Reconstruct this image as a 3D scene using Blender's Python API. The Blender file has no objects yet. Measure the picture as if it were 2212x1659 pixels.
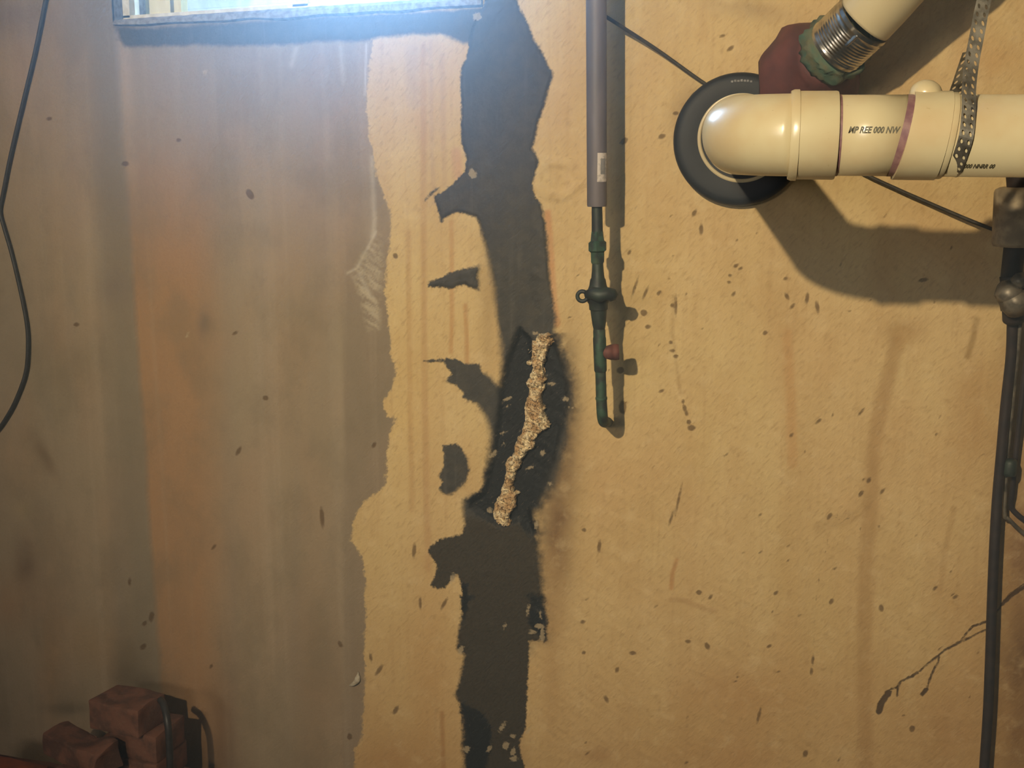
import bpy, bmesh, math, random
import numpy as np
from mathutils import Vector, Matrix, Quaternion, noise as mnoise

random.seed(7)
sc = bpy.context.scene
C = sc.collection

# ------------------------------------------------------------------ camera
F = 2620.0
TH = math.atan(529.5 / F)                       # pitch down
PS = math.atan(494 / F * math.cos(TH))          # yaw to the left
CAM = Vector((0, -2.2, 1.5))
FW = Vector((-math.sin(PS) * math.cos(TH), math.cos(PS) * math.cos(TH), -math.sin(TH)))
RT = Vector((math.cos(PS), math.sin(PS), 0))
UP = RT.cross(FW)
cd = bpy.data.cameras.new('camera')
cam = bpy.data.objects.new('camera', cd)
C.objects.link(cam)
cam.location = CAM
cam.rotation_euler = Matrix((RT, UP, -FW)).transposed().to_euler()
cd.sensor_width = 36
cd.lens = F / 2212 * 36
cd.clip_start = 0.02
sc.camera = cam


def P(px, py, d=0.0):
    """point seen at px, py lying d metres in front of the wall (y = 0)"""
    v = FW + RT * ((px - 1106) / F) + UP * ((829.5 - py) / F)
    return CAM + v * ((2.2 - d) / v.y)


# ------------------------------------------------------------------ light
sc.view_settings.view_transform = 'Standard'
sc.view_settings.look = 'None'
sc.view_settings.gamma = 1
sc.view_settings.exposure = 0.0
sc.cycles.max_bounces = 6
sc.cycles.diffuse_bounces = 3
sc.cycles.glossy_bounces = 3
w = bpy.data.worlds.new('sky')
sc.world = w
w.use_nodes = True
wn = w.node_tree
wn.nodes.clear()
sky = wn.nodes.new('ShaderNodeTexSky')
sky.sky_type = 'HOSEK_WILKIE'
sky.sun_direction = (0.3, 0.5, 0.8)
sky.turbidity = 3
wbg = wn.nodes.new('ShaderNodeBackground')
wbg.inputs['Strength'].default_value = 6.0
wo = wn.nodes.new('ShaderNodeOutputWorld')
wmx = wn.nodes.new('ShaderNodeMix')
wmx.data_type = 'RGBA'
wmx.inputs[0].default_value = .75
wn.links.new(sky.outputs[0], wmx.inputs[6])
wmx.inputs[7].default_value = (.30, .30, .27, 1)      # overcast veil
wn.links.new(wmx.outputs[2], wbg.inputs[0])
wn.links.new(wbg.outputs[0], wo.inputs[0])


def light(name, kind, loc, energy, col, size=0.03, aim=None, size_y=None):
    l = bpy.data.lights.new(name, kind)
    l.energy = energy
    l.color = col
    if kind == 'POINT':
        l.shadow_soft_size = size
    if kind == 'AREA':
        l.size = size
        if size_y:
            l.shape = 'RECTANGLE'
            l.size_y = size_y
    o = bpy.data.objects.new(name, l)
    C.objects.link(o)
    o.location = loc
    if aim is not None:
        o.rotation_euler = (Vector(aim) - Vector(loc)).to_track_quat('-Z', 'Y').to_euler()
    return o


WARM = (1.0, 0.86, 0.60)
# a clamp work lamp with a reflector under the joists, behind and left of the camera
wl_ = light('work_lamp', 'SPOT', (-0.75, -3.5, 2.47), 470, WARM, 0, (-0.14, 0, 1.50))
wl_.data.shadow_soft_size = .03
wl_.data.spot_size = math.radians(58)
wl_.data.spot_blend = 1.0
# daylight falling into the window well and through the pane
light('window_daylight', 'AREA', (-0.60, 0.10, 1.95), 72, (0.40, 0.66, 1.0), 0.38, (-0.60, -1.0, 1.95), 0.30)
# added fill light at the wall behind the camera, lifts the shadows
light('back_fill_light', 'AREA', (-1.3, -4.12, 1.9), 23, (1.0, 0.95, 0.86), 0.76, (-0.9, 0, 1.0), 0.36)


# ------------------------------------------------------------------ materials
def lin(c):
    return tuple(((x / 255) / 12.92 if x / 255 <= .04045 else ((x / 255 + .055) / 1.055) ** 2.4) for x in c)


class NT:
    def __init__(s, name):
        s.m = bpy.data.materials.new(name)
        s.m.use_nodes = True
        s.t = s.m.node_tree
        s.t.nodes.clear()
        s.out = s.t.nodes.new('ShaderNodeOutputMaterial')

    def n(s, typ, **kw):
        nd = s.t.nodes.new(typ)
        for k, v in kw.items():
            setattr(nd, k, v)
        return nd

    def L(s, a, b):
        s.t.links.new(a, b)

    def put(s, sock, v):
        if hasattr(v, 'links'):
            s.L(v, sock)
        elif isinstance(v, (tuple, list)) and len(v) == 3 and sock.type == 'RGBA':
            sock.default_value = (*v, 1)
        else:
            sock.default_value = v

    def math(s, op, a, b=0.0, c=None, clamp=False):
        nd = s.n('ShaderNodeMath', operation=op, use_clamp=clamp)
        s.put(nd.inputs[0], a)
        s.put(nd.inputs[1], b)
        if c is not None:
            s.put(nd.inputs[2], c)
        return nd.outputs[0]

    def step(s, v, a, b, lo=0.0, hi=1.0):
        nd = s.n('ShaderNodeMapRange', interpolation_type='SMOOTHSTEP')
        s.put(nd.inputs[0], v)
        for i, x in enumerate((a, b, lo, hi)):
            nd.inputs[i + 1].default_value = x
        return nd.outputs[0]

    def mix(s, f, a, b, mode='MIX'):
        nd = s.n('ShaderNodeMix', data_type='RGBA', blend_type=mode)
        s.put(nd.inputs[0], f)
        s.put(nd.inputs[6], a)
        s.put(nd.inputs[7], b)
        return nd.outputs[2]

    def coord(s, scale=(1, 1, 1), rot=(0, 0, 0), loc=(0, 0, 0)):
        tc = s.n('ShaderNodeTexCoord')
        mp = s.n('ShaderNodeMapping')
        s.L(tc.outputs['Object'], mp.inputs[0])
        mp.inputs['Scale'].default_value = scale
        mp.inputs['Rotation'].default_value = rot
        mp.inputs['Location'].default_value = loc
        return mp.outputs[0]

    def noise(s, co, scale, detail=3, rough=.55):
        nd = s.n('ShaderNodeTexNoise')
        s.L(co, nd.inputs['Vector'])
        nd.inputs['Scale'].default_value = scale
        nd.inputs['Detail'].default_value = detail
        nd.inputs['Roughness'].default_value = rough
        return nd.outputs['Fac']

    def attr(s, name, kind='Fac'):
        nd = s.n('ShaderNodeAttribute', attribute_name=name)
        return nd.outputs[kind]

    def bsdf(s, col, rough=.7, metal=0, spec=.5, bump=None, bs=.3, bd=.002, **kw):
        b = s.n('ShaderNodeBsdfPrincipled')
        s.put(b.inputs['Base Color'], col)
        s.put(b.inputs['Roughness'], rough)
        s.put(b.inputs['Metallic'], metal)
        s.put(b.inputs['Specular IOR Level'], spec)
        for k, v in kw.items():
            s.put(b.inputs[k.replace('_', ' ')], v)
        if bump is not None:
            bp = s.n('ShaderNodeBump')
            bp.inputs['Strength'].default_value = bs
            bp.inputs['Distance'].default_value = bd
            s.L(bump, bp.inputs['Height'])
            s.L(bp.outputs[0], b.inputs['Normal'])
        s.L(b.outputs[0], s.out.inputs['Surface'])
        return b


def simple(name, c1, c2=None, rough=.6, metal=0, spec=.5, scale=40, stretch=(1, 1, 1), bs=.2, bd=.001, lo=.35, hi=.65, detail=4, **kw):
    m = NT(name)
    co = m.coord(stretch)
    nz = m.noise(co, scale, detail)
    col = m.mix(m.step(nz, lo, hi), lin(c1), lin(c2 or c1))
    m.bsdf(col, rough, metal, spec, bump=nz, bs=bs, bd=bd, **kw)
    return m.m


# ------------------------------------------------------------------ mesh helpers
def obj(name, bm, mat, parent=None, smooth=True, label=None):
    me = bpy.data.meshes.new(name)
    bmesh.ops.recalc_face_normals(bm, faces=bm.faces)
    if smooth:
        for f in bm.faces:
            f.smooth = True
    bm.to_mesh(me)
    bm.free()
    me.materials.append(mat)
    o = bpy.data.objects.new(name, me)
    C.objects.link(o)
    if parent:
        o.parent = parent
        o.matrix_parent_inverse = Matrix.Translation(-parent.location)
    if smooth == 'auto':
        pass
    if label:
        o['label'] = label
    return o


def sharp(o, ang=35):
    me = o.data
    me.set_sharp_from_angle(angle=math.radians(ang))
    return o


def thing(name, label, cat, loc=(0, 0, 0), group=None):
    o = bpy.data.objects.new(name, None)
    C.objects.link(o)
    o.location = loc
    o.empty_display_size = .05
    tag(o, label, cat, group)
    bpy.context.view_layer.update()
    return o


def tag(o, label, cat, group=None):
    o['label'] = label
    o['category'] = cat
    if group:
        o['group'] = group
    return o


def sweep(bm, pts, rads, seg=20, cap=True, squash=None):
    """round tube through pts with a radius per point"""
    pts = [Vector(p) for p in pts]
    n = len(pts)
    if not hasattr(rads, '__len__'):
        rads = [rads] * n
    tans = []
    for i in range(n):
        a = pts[max(i - 1, 0)]
        b = pts[min(i + 1, n - 1)]
        t = (b - a)
        if t.length < 1e-9:
            t = tans[-1] if tans else Vector((0, 0, 1))
        tans.append(t.normalized())
    ref = Vector((0, 1, 0)) if abs(tans[0].y) < .9 else Vector((1, 0, 0))
    nrm = (ref - tans[0] * ref.dot(tans[0])).normalized()
    rings = []
    for i in range(n):
        if i:
            q = tans[i - 1].rotation_difference(tans[i])
            nrm = (q @ nrm)
            nrm = (nrm - tans[i] * nrm.dot(tans[i])).normalized()
        bi = tans[i].cross(nrm)
        ring = []
        for k in range(seg):
            a = 2 * math.pi * k / seg
            ring.append(bm.verts.new(pts[i] + (nrm * math.cos(a) + bi * math.sin(a)) * rads[i]))
        rings.append(ring)
    for i in range(n - 1):
        for k in range(seg):
            bm.faces.new((rings[i][k], rings[i][(k + 1) % seg], rings[i + 1][(k + 1) % seg], rings[i + 1][k]))
    if cap:
        bm.faces.new(rings[0][::-1])
        bm.faces.new(rings[-1])
    return rings


def lathe(bm, base, axis, prof, seg=40, cap=True):
    """prof = [(distance along axis, radius), ...]"""
    axis = Vector(axis).normalized()
    return sweep_fixed(bm, [Vector(base) + axis * a for a, r in prof], [r for a, r in prof], axis, seg, cap)


def sweep_fixed(bm, pts, rads, axis, seg, cap):
    ref = Vector((0, 1, 0)) if abs(axis.y) < .9 else Vector((1, 0, 0))
    n1 = (ref - axis * ref.dot(axis)).normalized()
    n2 = axis.cross(n1)
    rings = [[bm.verts.new(p + (n1 * math.cos(2 * math.pi * k / seg) + n2 * math.sin(2 * math.pi * k / seg)) * r)
              for k in range(seg)] for p, r in zip(pts, rads)]
    for i in range(len(rings) - 1):
        for k in range(seg):
            bm.faces.new((rings[i][k], rings[i][(k + 1) % seg], rings[i + 1][(k + 1) % seg], rings[i + 1][k]))
    if cap:
        bm.faces.new(rings[0][::-1])
        bm.faces.new(rings[-1])
    return rings


def box(bm, lo, hi, bevel=0):
    vs = [bm.verts.new((x, y, z)) for x in (lo[0], hi[0]) for y in (lo[1], hi[1]) for z in (lo[2], hi[2])]
    fs = [bm.faces.new([vs[i] for i in q]) for q in ((0, 1, 3, 2), (4, 6, 7, 5), (0, 4, 5, 1), (2, 3, 7, 6), (0, 2, 6, 4), (1, 5, 7, 3))]
    if bevel:
        es = list({e for f in fs for e in f.edges})
        bmesh.ops.bevel(bm, geom=es, offset=bevel, segments=2, affect='EDGES', profile=.6)


def spline(ctrl, n=60):
    """Catmull-Rom through 3D points"""
    c = [Vector(p) for p in ctrl]
    c = [c[0] * 2 - c[1]] + c + [c[-1] * 2 - c[-2]]
    out = []
    m = len(c) - 3
    per = max(2, n // m)
    for i in range(m):
        p0, p1, p2, p3 = c[i:i + 4]
        for k in range(per):
            t = k / per
            out.append(.5 * ((2 * p1) + (-p0 + p2) * t + (2 * p0 - 5 * p1 + 4 * p2 - p3) * t * t + (-p0 + 3 * p1 - 3 * p2 + p3) * t ** 3))
    out.append(c[-2])
    return out


# ------------------------------------------------------------------ wall with its paint layers
X0, X1, ZT = -2.6, 2.0, 2.6
WL, WR = P(247, 47).x, P(1046, 5).x              # window opening
ZS = P(247, 47).z
SL = (P(900, 4).z - P(247, 47).z) / (P(900, 4).x - P(247, 47).x)   # its sill is not level
ZW = ZS + 0.40


def axis_pts(a, b, fa, fb, fine, coarse):
    l = list(np.arange(a, fa, coarse)) + list(np.arange(fa, fb, fine)) + list(np.arange(fb, b, coarse)) + [b]
    return np.array(sorted(set(np.round(l, 5))))


xs = axis_pts(X0, X1, -1.64, 0.66, 0.003, 0.05)
xs[np.argmin(abs(xs - WL))] = WL
xs[np.argmin(abs(xs - WR))] = WR
zs = axis_pts(0, ZT, 0.1, 1.85, 0.003, 0.05)
zs[np.argmin(abs(zs - ZS))] = ZS
zs[np.argmin(abs(zs - ZW))] = ZW
GX, GZ = np.meshgrid(xs, zs)
bump_w = np.clip(1 - abs(GZ - ZS) / 0.12, 0, 1) + (GZ > ZS) * np.clip((ZW + .1 - GZ) / .1, 0, 1)
bump_w = np.clip(bump_w, 0, 1) * np.clip(1 - np.clip(abs(GX - (WL + WR) / 2) - (WR - WL) / 2, 0, 9) / .3, 0, 1)
WZ = GZ + SL * (GX - WL) * bump_w
# pixel coordinates in which the marks were measured
rel = np.stack([GX - CAM.x, np.zeros_like(GX) - CAM.y, WZ - CAM.z], -1)
zc = rel @ np.array(FW)
U = 1106 + F * (rel @ np.array(RT)) / zc
V = 829.5 - F * (rel @ np.array(UP)) / zc
shape = GX.shape
rng = np.random.default_rng(3)


def vnoise(u, v, su, sv, seed=0, octv=3):
    """smooth value noise in 0..1"""
    out = 0
    amp = 1
    tot = 0
    for o in range(octv):
        r = np.random.default_rng(seed * 13 + o)
        T = r.random((64, 64))
        a = u / su * 2 ** o + 17.3
        b = v / sv * 2 ** o + 9.1
        ia = np.floor(a).astype(int)
        ib = np.floor(b).astype(int)
        fa = a - ia
        fb = b - ib
        fa = fa * fa * (3 - 2 * fa)
        fb = fb * fb * (3 - 2 * fb)
        g = lambda i, j: T[i % 64, j % 64]
        out = out + amp * ((g(ia, ib) * (1 - fa) + g(ia + 1, ib) * fa) * (1 - fb) + (g(ia, ib + 1) * (1 - fa) + g(ia + 1, ib + 1) * fa) * fb)
        tot += amp
        amp *= .5
    return out / tot


def seg_dist(u, v, pts, closed=False):
    d = np.full(u.shape, 1e9)
    n = len(pts)
    for i in range(n if closed else n - 1):
        ax, ay = pts[i][:2]
        bx, by = pts[(i + 1) % n][:2]
        dx, dy = bx - ax, by - ay
        t = np.clip(((u - ax) * dx + (v - ay) * dy) / (dx * dx + dy * dy + 1e-9), 0, 1)
        d = np.minimum(d, np.hypot(u - ax - t * dx, v - ay - t * dy))
    return d


def sdf(u, v, pts):
    """positive inside the outline, in pixels"""
    ins = np.zeros(u.shape, bool)
    n = len(pts)
    for i in range(n):
        ax, ay = pts[i]
        bx, by = pts[(i + 1) % n]
        if ay == by:
            continue
        c = ((ay > v) != (by > v)) & (u < (bx - ax) * (v - ay) / (by - ay) + ax)
        ins ^= c
    d = seg_dist(u, v, pts, True)
    return np.where(ins, d, -d)


def blob(cx, cy, sx, sy, rot=0):
    a = math.radians(rot)
    x = (U - cx) * math.cos(a) + (V - cy) * math.sin(a)
    y = -(U - cx) * math.sin(a) + (V - cy) * math.cos(a)
    return np.exp(-((x / sx) ** 2 + (y / sy) ** 2))


STRIP_L = [(1046, -400), (1046, 8), (1020, 60), (1012, 90), (1012, 100), (1008, 125), (998, 140), (995, 170), (994, 200), (997, 230),
           (994, 270), (998, 310), (1008, 345), (1004, 370), (990, 384), (975, 400), (958, 414), (938, 424), (941, 440), (948, 462),
           (953, 480), (962, 470), (984, 458), (1000, 460), (1012, 464), (1028, 468), (1034, 482), (1044, 520), (1054, 560), (1066, 620),
           (1074, 690), (1082, 760), (1085, 830), (1076, 832), (1060, 815), (1040, 803), (1035, 786), (1005, 786), (985, 775), (965, 772),
           (958, 780), (966, 795), (978, 806), (970, 814), (966, 826), (985, 832), (1002, 848), (1000, 858), (1030, 872), (1048, 898),
           (1058, 930), (1060, 975), (1048, 1020), (1040, 1060), (1012, 1072), (1000, 1078), (1000, 1100), (1004, 1130), (1000, 1152),
           (975, 1158), (948, 1165), (930, 1180), (926, 1192), (934, 1204), (944, 1220), (940, 1245), (930, 1265), (944, 1273),
           (964, 1270), (974, 1252), (988, 1240), (996, 1262), (1004, 1290), (996, 1330), (988, 1380), (985, 1400), (1003, 1415),
           (998, 1440), (990, 1480), (980, 1500), (998, 1530), (1000, 1570), (998, 1620), (1010, 1659), (1015, 2100)]
STRIP_R = [(1140, 2100), (1134, 1659), (1120, 1610), (1136, 1570), (1139, 1480), (1143, 1420), (1142, 1385), (1180, 1383), (1183, 1345), (1176, 1300),
           (1172, 1260), (1168, 1200), (1160, 1150), (1150, 1110), (1170, 1080), (1200, 1040), (1215, 980), (1228, 920), (1236, 860),
           (1232, 810), (1220, 770), (1206, 740), (1198, 716), (1201, 690), (1195, 650), (1188, 600), (1184, 540), (1178, 480), (1170, 440),
           (1154, 418), (1152, 395), (1158, 372), (1166, 350), (1150, 322), (1156, 300), (1164, 262), (1176, 230), (1184, 195), (1196, 160),
           (1184, 140), (1170, 110), (1152, 82), (1140, 50), (1124, 20), (1114, -5), (1100, -400)]
sd = sdf(U, V, STRIP_L + STRIP_R)
for b in ([(925, 610), (948, 600), (985, 585), (1036, 573), (1034, 590), (1035, 627), (1012, 620), (1004, 616), (988, 617), (975, 625), (955, 620), (940, 620), (924, 620)],
          [(957, 962), (985, 958), (997, 968), (1010, 990), (1014, 1015), (1006, 1040), (992, 1055), (978, 1068), (958, 1066), (948, 1055),
           (956, 1040), (948, 1028), (958, 1012), (960, 990)],
          [(916, 779), (930, 777), (962, 775), (962, 780), (930, 783)], [(916, 436), (922, 422), (948, 403), (950, 406), (928, 424)]):
    sd = np.maximum(sd, sdf(U, V, b))
# dark band brushed along under the window
BAND = [(252, 58), (330, 60), (430, 54), (560, 46), (700, 36), (800, 31), (900, 26), (1046, 16), (1060, 90), (1000, 93), (975, 80), (950, 74), (900, 74),
        (840, 78), (800, 86), (760, 90), (700, 88), (640, 95), (560, 98), (480, 99), (430, 96), (370, 99), (270, 101), (258, 85)]
sd_band = sdf(U, V, BAND)
BLACK = [(1120, 700), (1150, 730), (1150, 760), (1198, 722), (1215, 770), (1230, 830), (1232, 880), (1216, 930), (1204, 985), (1178, 1060), (1165, 1090),
         (1150, 1100), (1160, 1150), (1150, 1165), (1120, 1130), (1080, 1145), (1040, 1120), (1012, 1100), (1008, 1080), (1040, 1062), (1056, 1000), (1068, 930),
         (1072, 880), (1078, 830), (1090, 780)]
sdk = sdf(U, V, BLACK)
for b in ([(990, 1515), (1015, 1525), (1030, 1532), (1045, 1545), (1062, 1570), (1060, 1600), (1052, 1659), (1052, 1900), (1006, 1900), (1000, 1560)],
          [(995, 1255), (1012, 1260), (1012, 1285), (1030, 1288), (1012, 1300), (1008, 1340), (1000, 1340), (996, 1290)],
          [(1142, 1285), (1172, 1285), (1180, 1345), (1176, 1385), (1142, 1350)]):
    sdk = np.maximum(sdk, sdf(U, V, b))
CONC = [(-3000, -900), (830, -900), (806, 60), (800, 130), (794, 180), (791, 235), (796, 290), (806, 330), (812, 380), (828, 420), (840, 450), (846, 480), (842, 520),
        (836, 560), (832, 620), (838, 690), (846, 740), (842, 765), (855, 800), (850, 835), (828, 866), (836, 900), (856, 903), (843, 930), (838, 960),
        (836, 1010), (832, 1048), (812, 1066), (788, 1082), (772, 1102), (762, 1125), (762, 1150), (757, 1168), (775, 1188), (785, 1210),
        (790, 1250), (789, 1290), (791, 1340), (787, 1400), (789, 1470), (784, 1540), (780, 1600), (764, 1622), (768, 1700), (760, 2500), (-3000, 2500)]
sd_conc = sdf(U, V, CONC)
CR = [[(2260, 1240), (2212, 1262), (2180, 1285), (2155, 1318), (2132, 1343), (2102, 1354), (2088, 1368), (2072, 1390), (2042, 1404), (2030, 1414),
       (2005, 1434), (1985, 1453), (1962, 1465), (1945, 1473), (1940, 1485), (1925, 1489)],
      [(2135, 1359), (2112, 1369), (2092, 1380), (2068, 1390)], [(2030, 1414), (2027, 1430), (2016, 1450), (2008, 1470), (2002, 1490), (1992, 1500)],
      [(1940, 1484), (1938, 1504)], [(1985, 1450), (1972, 1462), (1962, 1462)]]
crk = np.min([seg_dist(U, V, c) for c in CR], 0) - 1.6
crk = np.minimum(crk, seg_dist(U, V, [(1919, 1497), (1905, 1518), (1899, 1536)]) - 6.5)
crk = np.minimum(crk, seg_dist(U, V, [(2260, 1240), (2185, 1285), (2165, 1305)]) - 4)
crk = np.minimum(crk, seg_dist(U, V, [(2001, 1490), (1993, 1500)]) - 4)
crk = np.minimum(crk, seg_dist(U, V, [(1792, 1145), (1785, 1185), (1771, 1240), (1762, 1300), (1757, 1390), (1752, 1470)]) + 0.6)
crk = np.minimum(crk, seg_dist(U, V, [(1812, 1110), (1806, 1118), (1818, 1126), (1838, 1118), (1858, 1105)]) + 0.4)
crk = np.minimum(crk, seg_dist(U, V, [(1158, 350), (1200, 345), (1240, 342), (1300, 332), (1350, 302)]) + 1.2)
crk = np.minimum(crk, seg_dist(U, V, [(1160, 425), (1200, 432), (1240, 420), (1262, 398)]) + 1.0)

# small pits and specks measured one by one: x, y, half length, half width, tilt
SPOTS = [(386, 303, 5, 4, 0), (540, 420, 12, 7, 60), (508, 720, 6, 3, -30), (168, 701, 6, 4, 0), (574, 860, 6, 5, 0), (808, 962, 7, 4, -60),
         (696, 1118, 22, 4.5, 86), (895, 1190, 16, 4, 95), (515, 975, 10, 4, -60), (462, 1182, 7, 3, -50), (110, 257, 6, 4, 0), (272, 354, 6, 5, 0),
         (735, 1392, 7, 4, 60), (819, 1448, 13, 4, -55), (855, 1534, 9, 4.5, -60), (908, 1303, 13, 3, 88), (960, 1304, 14, 3.4, -62), (755, 1592, 7, 5, 90),
         (801, 1421, 9, 3, 80), (854, 553, 6, 5, 60), (1424, 633, 6, 3.5, -50), (1453, 758, 6, 3.5, 0), (1429, 845, 6, 3, -25), (1391, 676, 7, 7, 0),
         (1653, 719, 5, 4, -30), (1590, 574, 6, 3.5, -30), (1697, 602, 5, 3, -30), (1744, 645, 12, 4, 100), (1766, 664, 13, 4, 80), (1700, 640, 8, 4, 60),
         (1712, 662, 7, 3, -50), (1494, 925, 8, 6, 0), (1488, 912, 5, 5, 0), (1476, 868, 5, 3, 80), (1479, 882, 8, 4, 75), (1483, 893, 6, 3.5, 75),
         (1994, 605, 10, 4, -10), (1990, 606, 6, 3, 0), (1796, 1299, 7, 4, -60), (1904, 1314, 8, 5, 80), (1676, 1281, 6, 3.5, -40), (1740, 1628, 8, 5, -70),
         (1971, 1575, 7, 6, 90), (1295, 1180, 13, 3.6, 95), (1261, 1410, 4, 4, 0), (1333, 1447, 6, 4, -70), (1640, 1545, 16, 3, -75), (1310, 1510, 8, 4, 60),
         (1367, 1411, 7, 4, 0), (1259, 1343, 5, 4, 0), (1486, 1386, 6, 4, 0), (1528, 1396, 8, 5, 60), (1756, 1425, 10, 3, 95), (1753, 1450, 7, 3.5, 95),
         (1662, 1396, 6, 3, -30), (1877, 1038, 7, 4, -60), (1860, 1067, 8, 4, -55), (1906, 1062, 8, 3, -50), (1792, 1116, 8, 4, -55), (1710, 940, 5, 3, -45),
         (1860, 891, 9, 2.4, -50), (1768, 910, 7, 3, -40), (1535, 1290, 6, 3, -50), (1400, 706, 6, 4, 0), (1449, 740, 4, 4, 0), (1452, 660, 4, 4, 0),
         (1460, 770, 5, 4, 0), (1578, 105, 8, 4, -40), (1560, 78, 6, 3, -20), (1348, 305, 9, 6, -40), (1500, 205, 10, 5, -40), (1345, 880, 14, 8, 90),
         (1460, 245, 6, 4, 0), (1430, 295, 8, 5, -20), (1340, 800, 8, 7, 0), (330, 1330, 11, 5, 100), (315, 1345, 6, 4, -50), (312, 1395, 8, 5, -40),
         (456, 1440, 5, 3, -60), (283, 1255, 8, 3, 90), (1262, 1145, 5, 4, 0), (2020, 1272, 6, 3, -40), (2064, 1290, 6, 3, -30), (1500, 460, 8, 4, -60),
         (1515, 495, 12, 4, 90), (1510, 1280, 6, 5, 0), (1600, 580, 5, 3, -30), (1575, 610, 4, 3, 0), (1577, 595, 4, 3, 0), (1585, 635, 6, 3, -50),
         (1360, 545, 6, 3, -60), (1372, 620, 20, 2.6, -72), (1395, 632, 14, 2.6, -65), (1460, 660, 3, 20, 0), (1466, 1080, 2.4, 30, 12), (1450, 1120, 2.4, 14, 18)]
r2 = random.Random(11)
for i in range(60):                              # faint scattered pits on the painted side
    SPOTS.append((r2.uniform(1230, 2140), r2.uniform(430, 1650), r2.uniform(2, 4.5), r2.uniform(1.0, 1.9), r2.uniform(-70, -20)))
spot = np.full(shape, 30.0)
for (x, y, a, b, rot) in SPOTS:
    m_ = (abs(U - x) < 60) & (abs(V - y) < 60)
    if not m_.any():
        continue
    an = math.radians(rot)
    uu, vv = U[m_] - x, V[m_] - y
    p = uu * math.cos(an) + vv * math.sin(an)
    q = -uu * math.sin(an) + vv * math.cos(an)
    e = (np.hypot(p / a, q / b) - 1) * min(a, b)
    spot[m_] = np.minimum(spot[m_], e)
CHIPS = [(1095, 864, 7, 3, -35), (1221, 863, 6, 5, 0), (1086, 936, 6, 3, -30), (1064, 982, 8, 3.5, -35), (1171, 980, 5, 7, 0), (1144, 1012, 6, 2.5, -30),
         (1188, 1045, 4, 3, 0), (1158, 1133, 4, 9, 10), (1095, 879, 4, 2, -30), (1235, 880, 4, 2, 0), (1158, 720, 6, 3, 0), (1088, 958, 6, 2, -50),
         (1057, 1104, 6, 5, 0), (1022, 375, 7, 10, -20), (1032, 35, 10, 8, 0), (1168, 1330, 3, 8, 0), (1190, 830, 5, 3, 0), (1008, 1618, 7, 6, -40),
         (1057, 1618, 8, 5, -60), (1090, 1352, 3, 5, 20), (442, 157, 6, 2.5, -50), (405, 722, 5, 2.5, -70), (995, 1405, 6, 9, 20), (978, 1250, 5, 12, 10),
         (1108, 1590, 5, 4, 0), (1085, 1570, 4, 10, 30), (1092, 1610, 6, 8, 0), (1108, 1625, 5, 8, 20), (1140, 1320, 3, 9, 10), (1165, 1352, 8, 5, 0),
         (1172, 1372, 5, 12, 0), (1150, 1365, 7, 4, 0), (1140, 1580, 3, 6, 30), (1110, 1640, 8, 6, 0)]
chip = np.full(shape, 30.0)
for (x, y, a, b, rot) in CHIPS:
    m_ = (abs(U - x) < 40) & (abs(V - y) < 40)
    an = math.radians(rot)
    uu, vv = U[m_] - x, V[m_] - y
    p = uu * math.cos(an) + vv * math.sin(an)
    q = -uu * math.sin(an) + vv * math.cos(an)
    chip[m_] = np.minimum(chip[m_], (np.hypot(p / a, q / b) - 1) * min(a, b))

# own colour of paint and bare concrete, with their stains and some painted-in falloff and shade
one = np.ones(shape)[..., None]
PAINT = np.array(lin((214, 190, 140)))
CONCRETE = np.array(lin((158, 140, 116)))


def tint(col, amt, c):
    k = np.clip(amt, 0, 1)[..., None]
    return col * (1 - k) + np.array(lin(c)) * k


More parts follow.
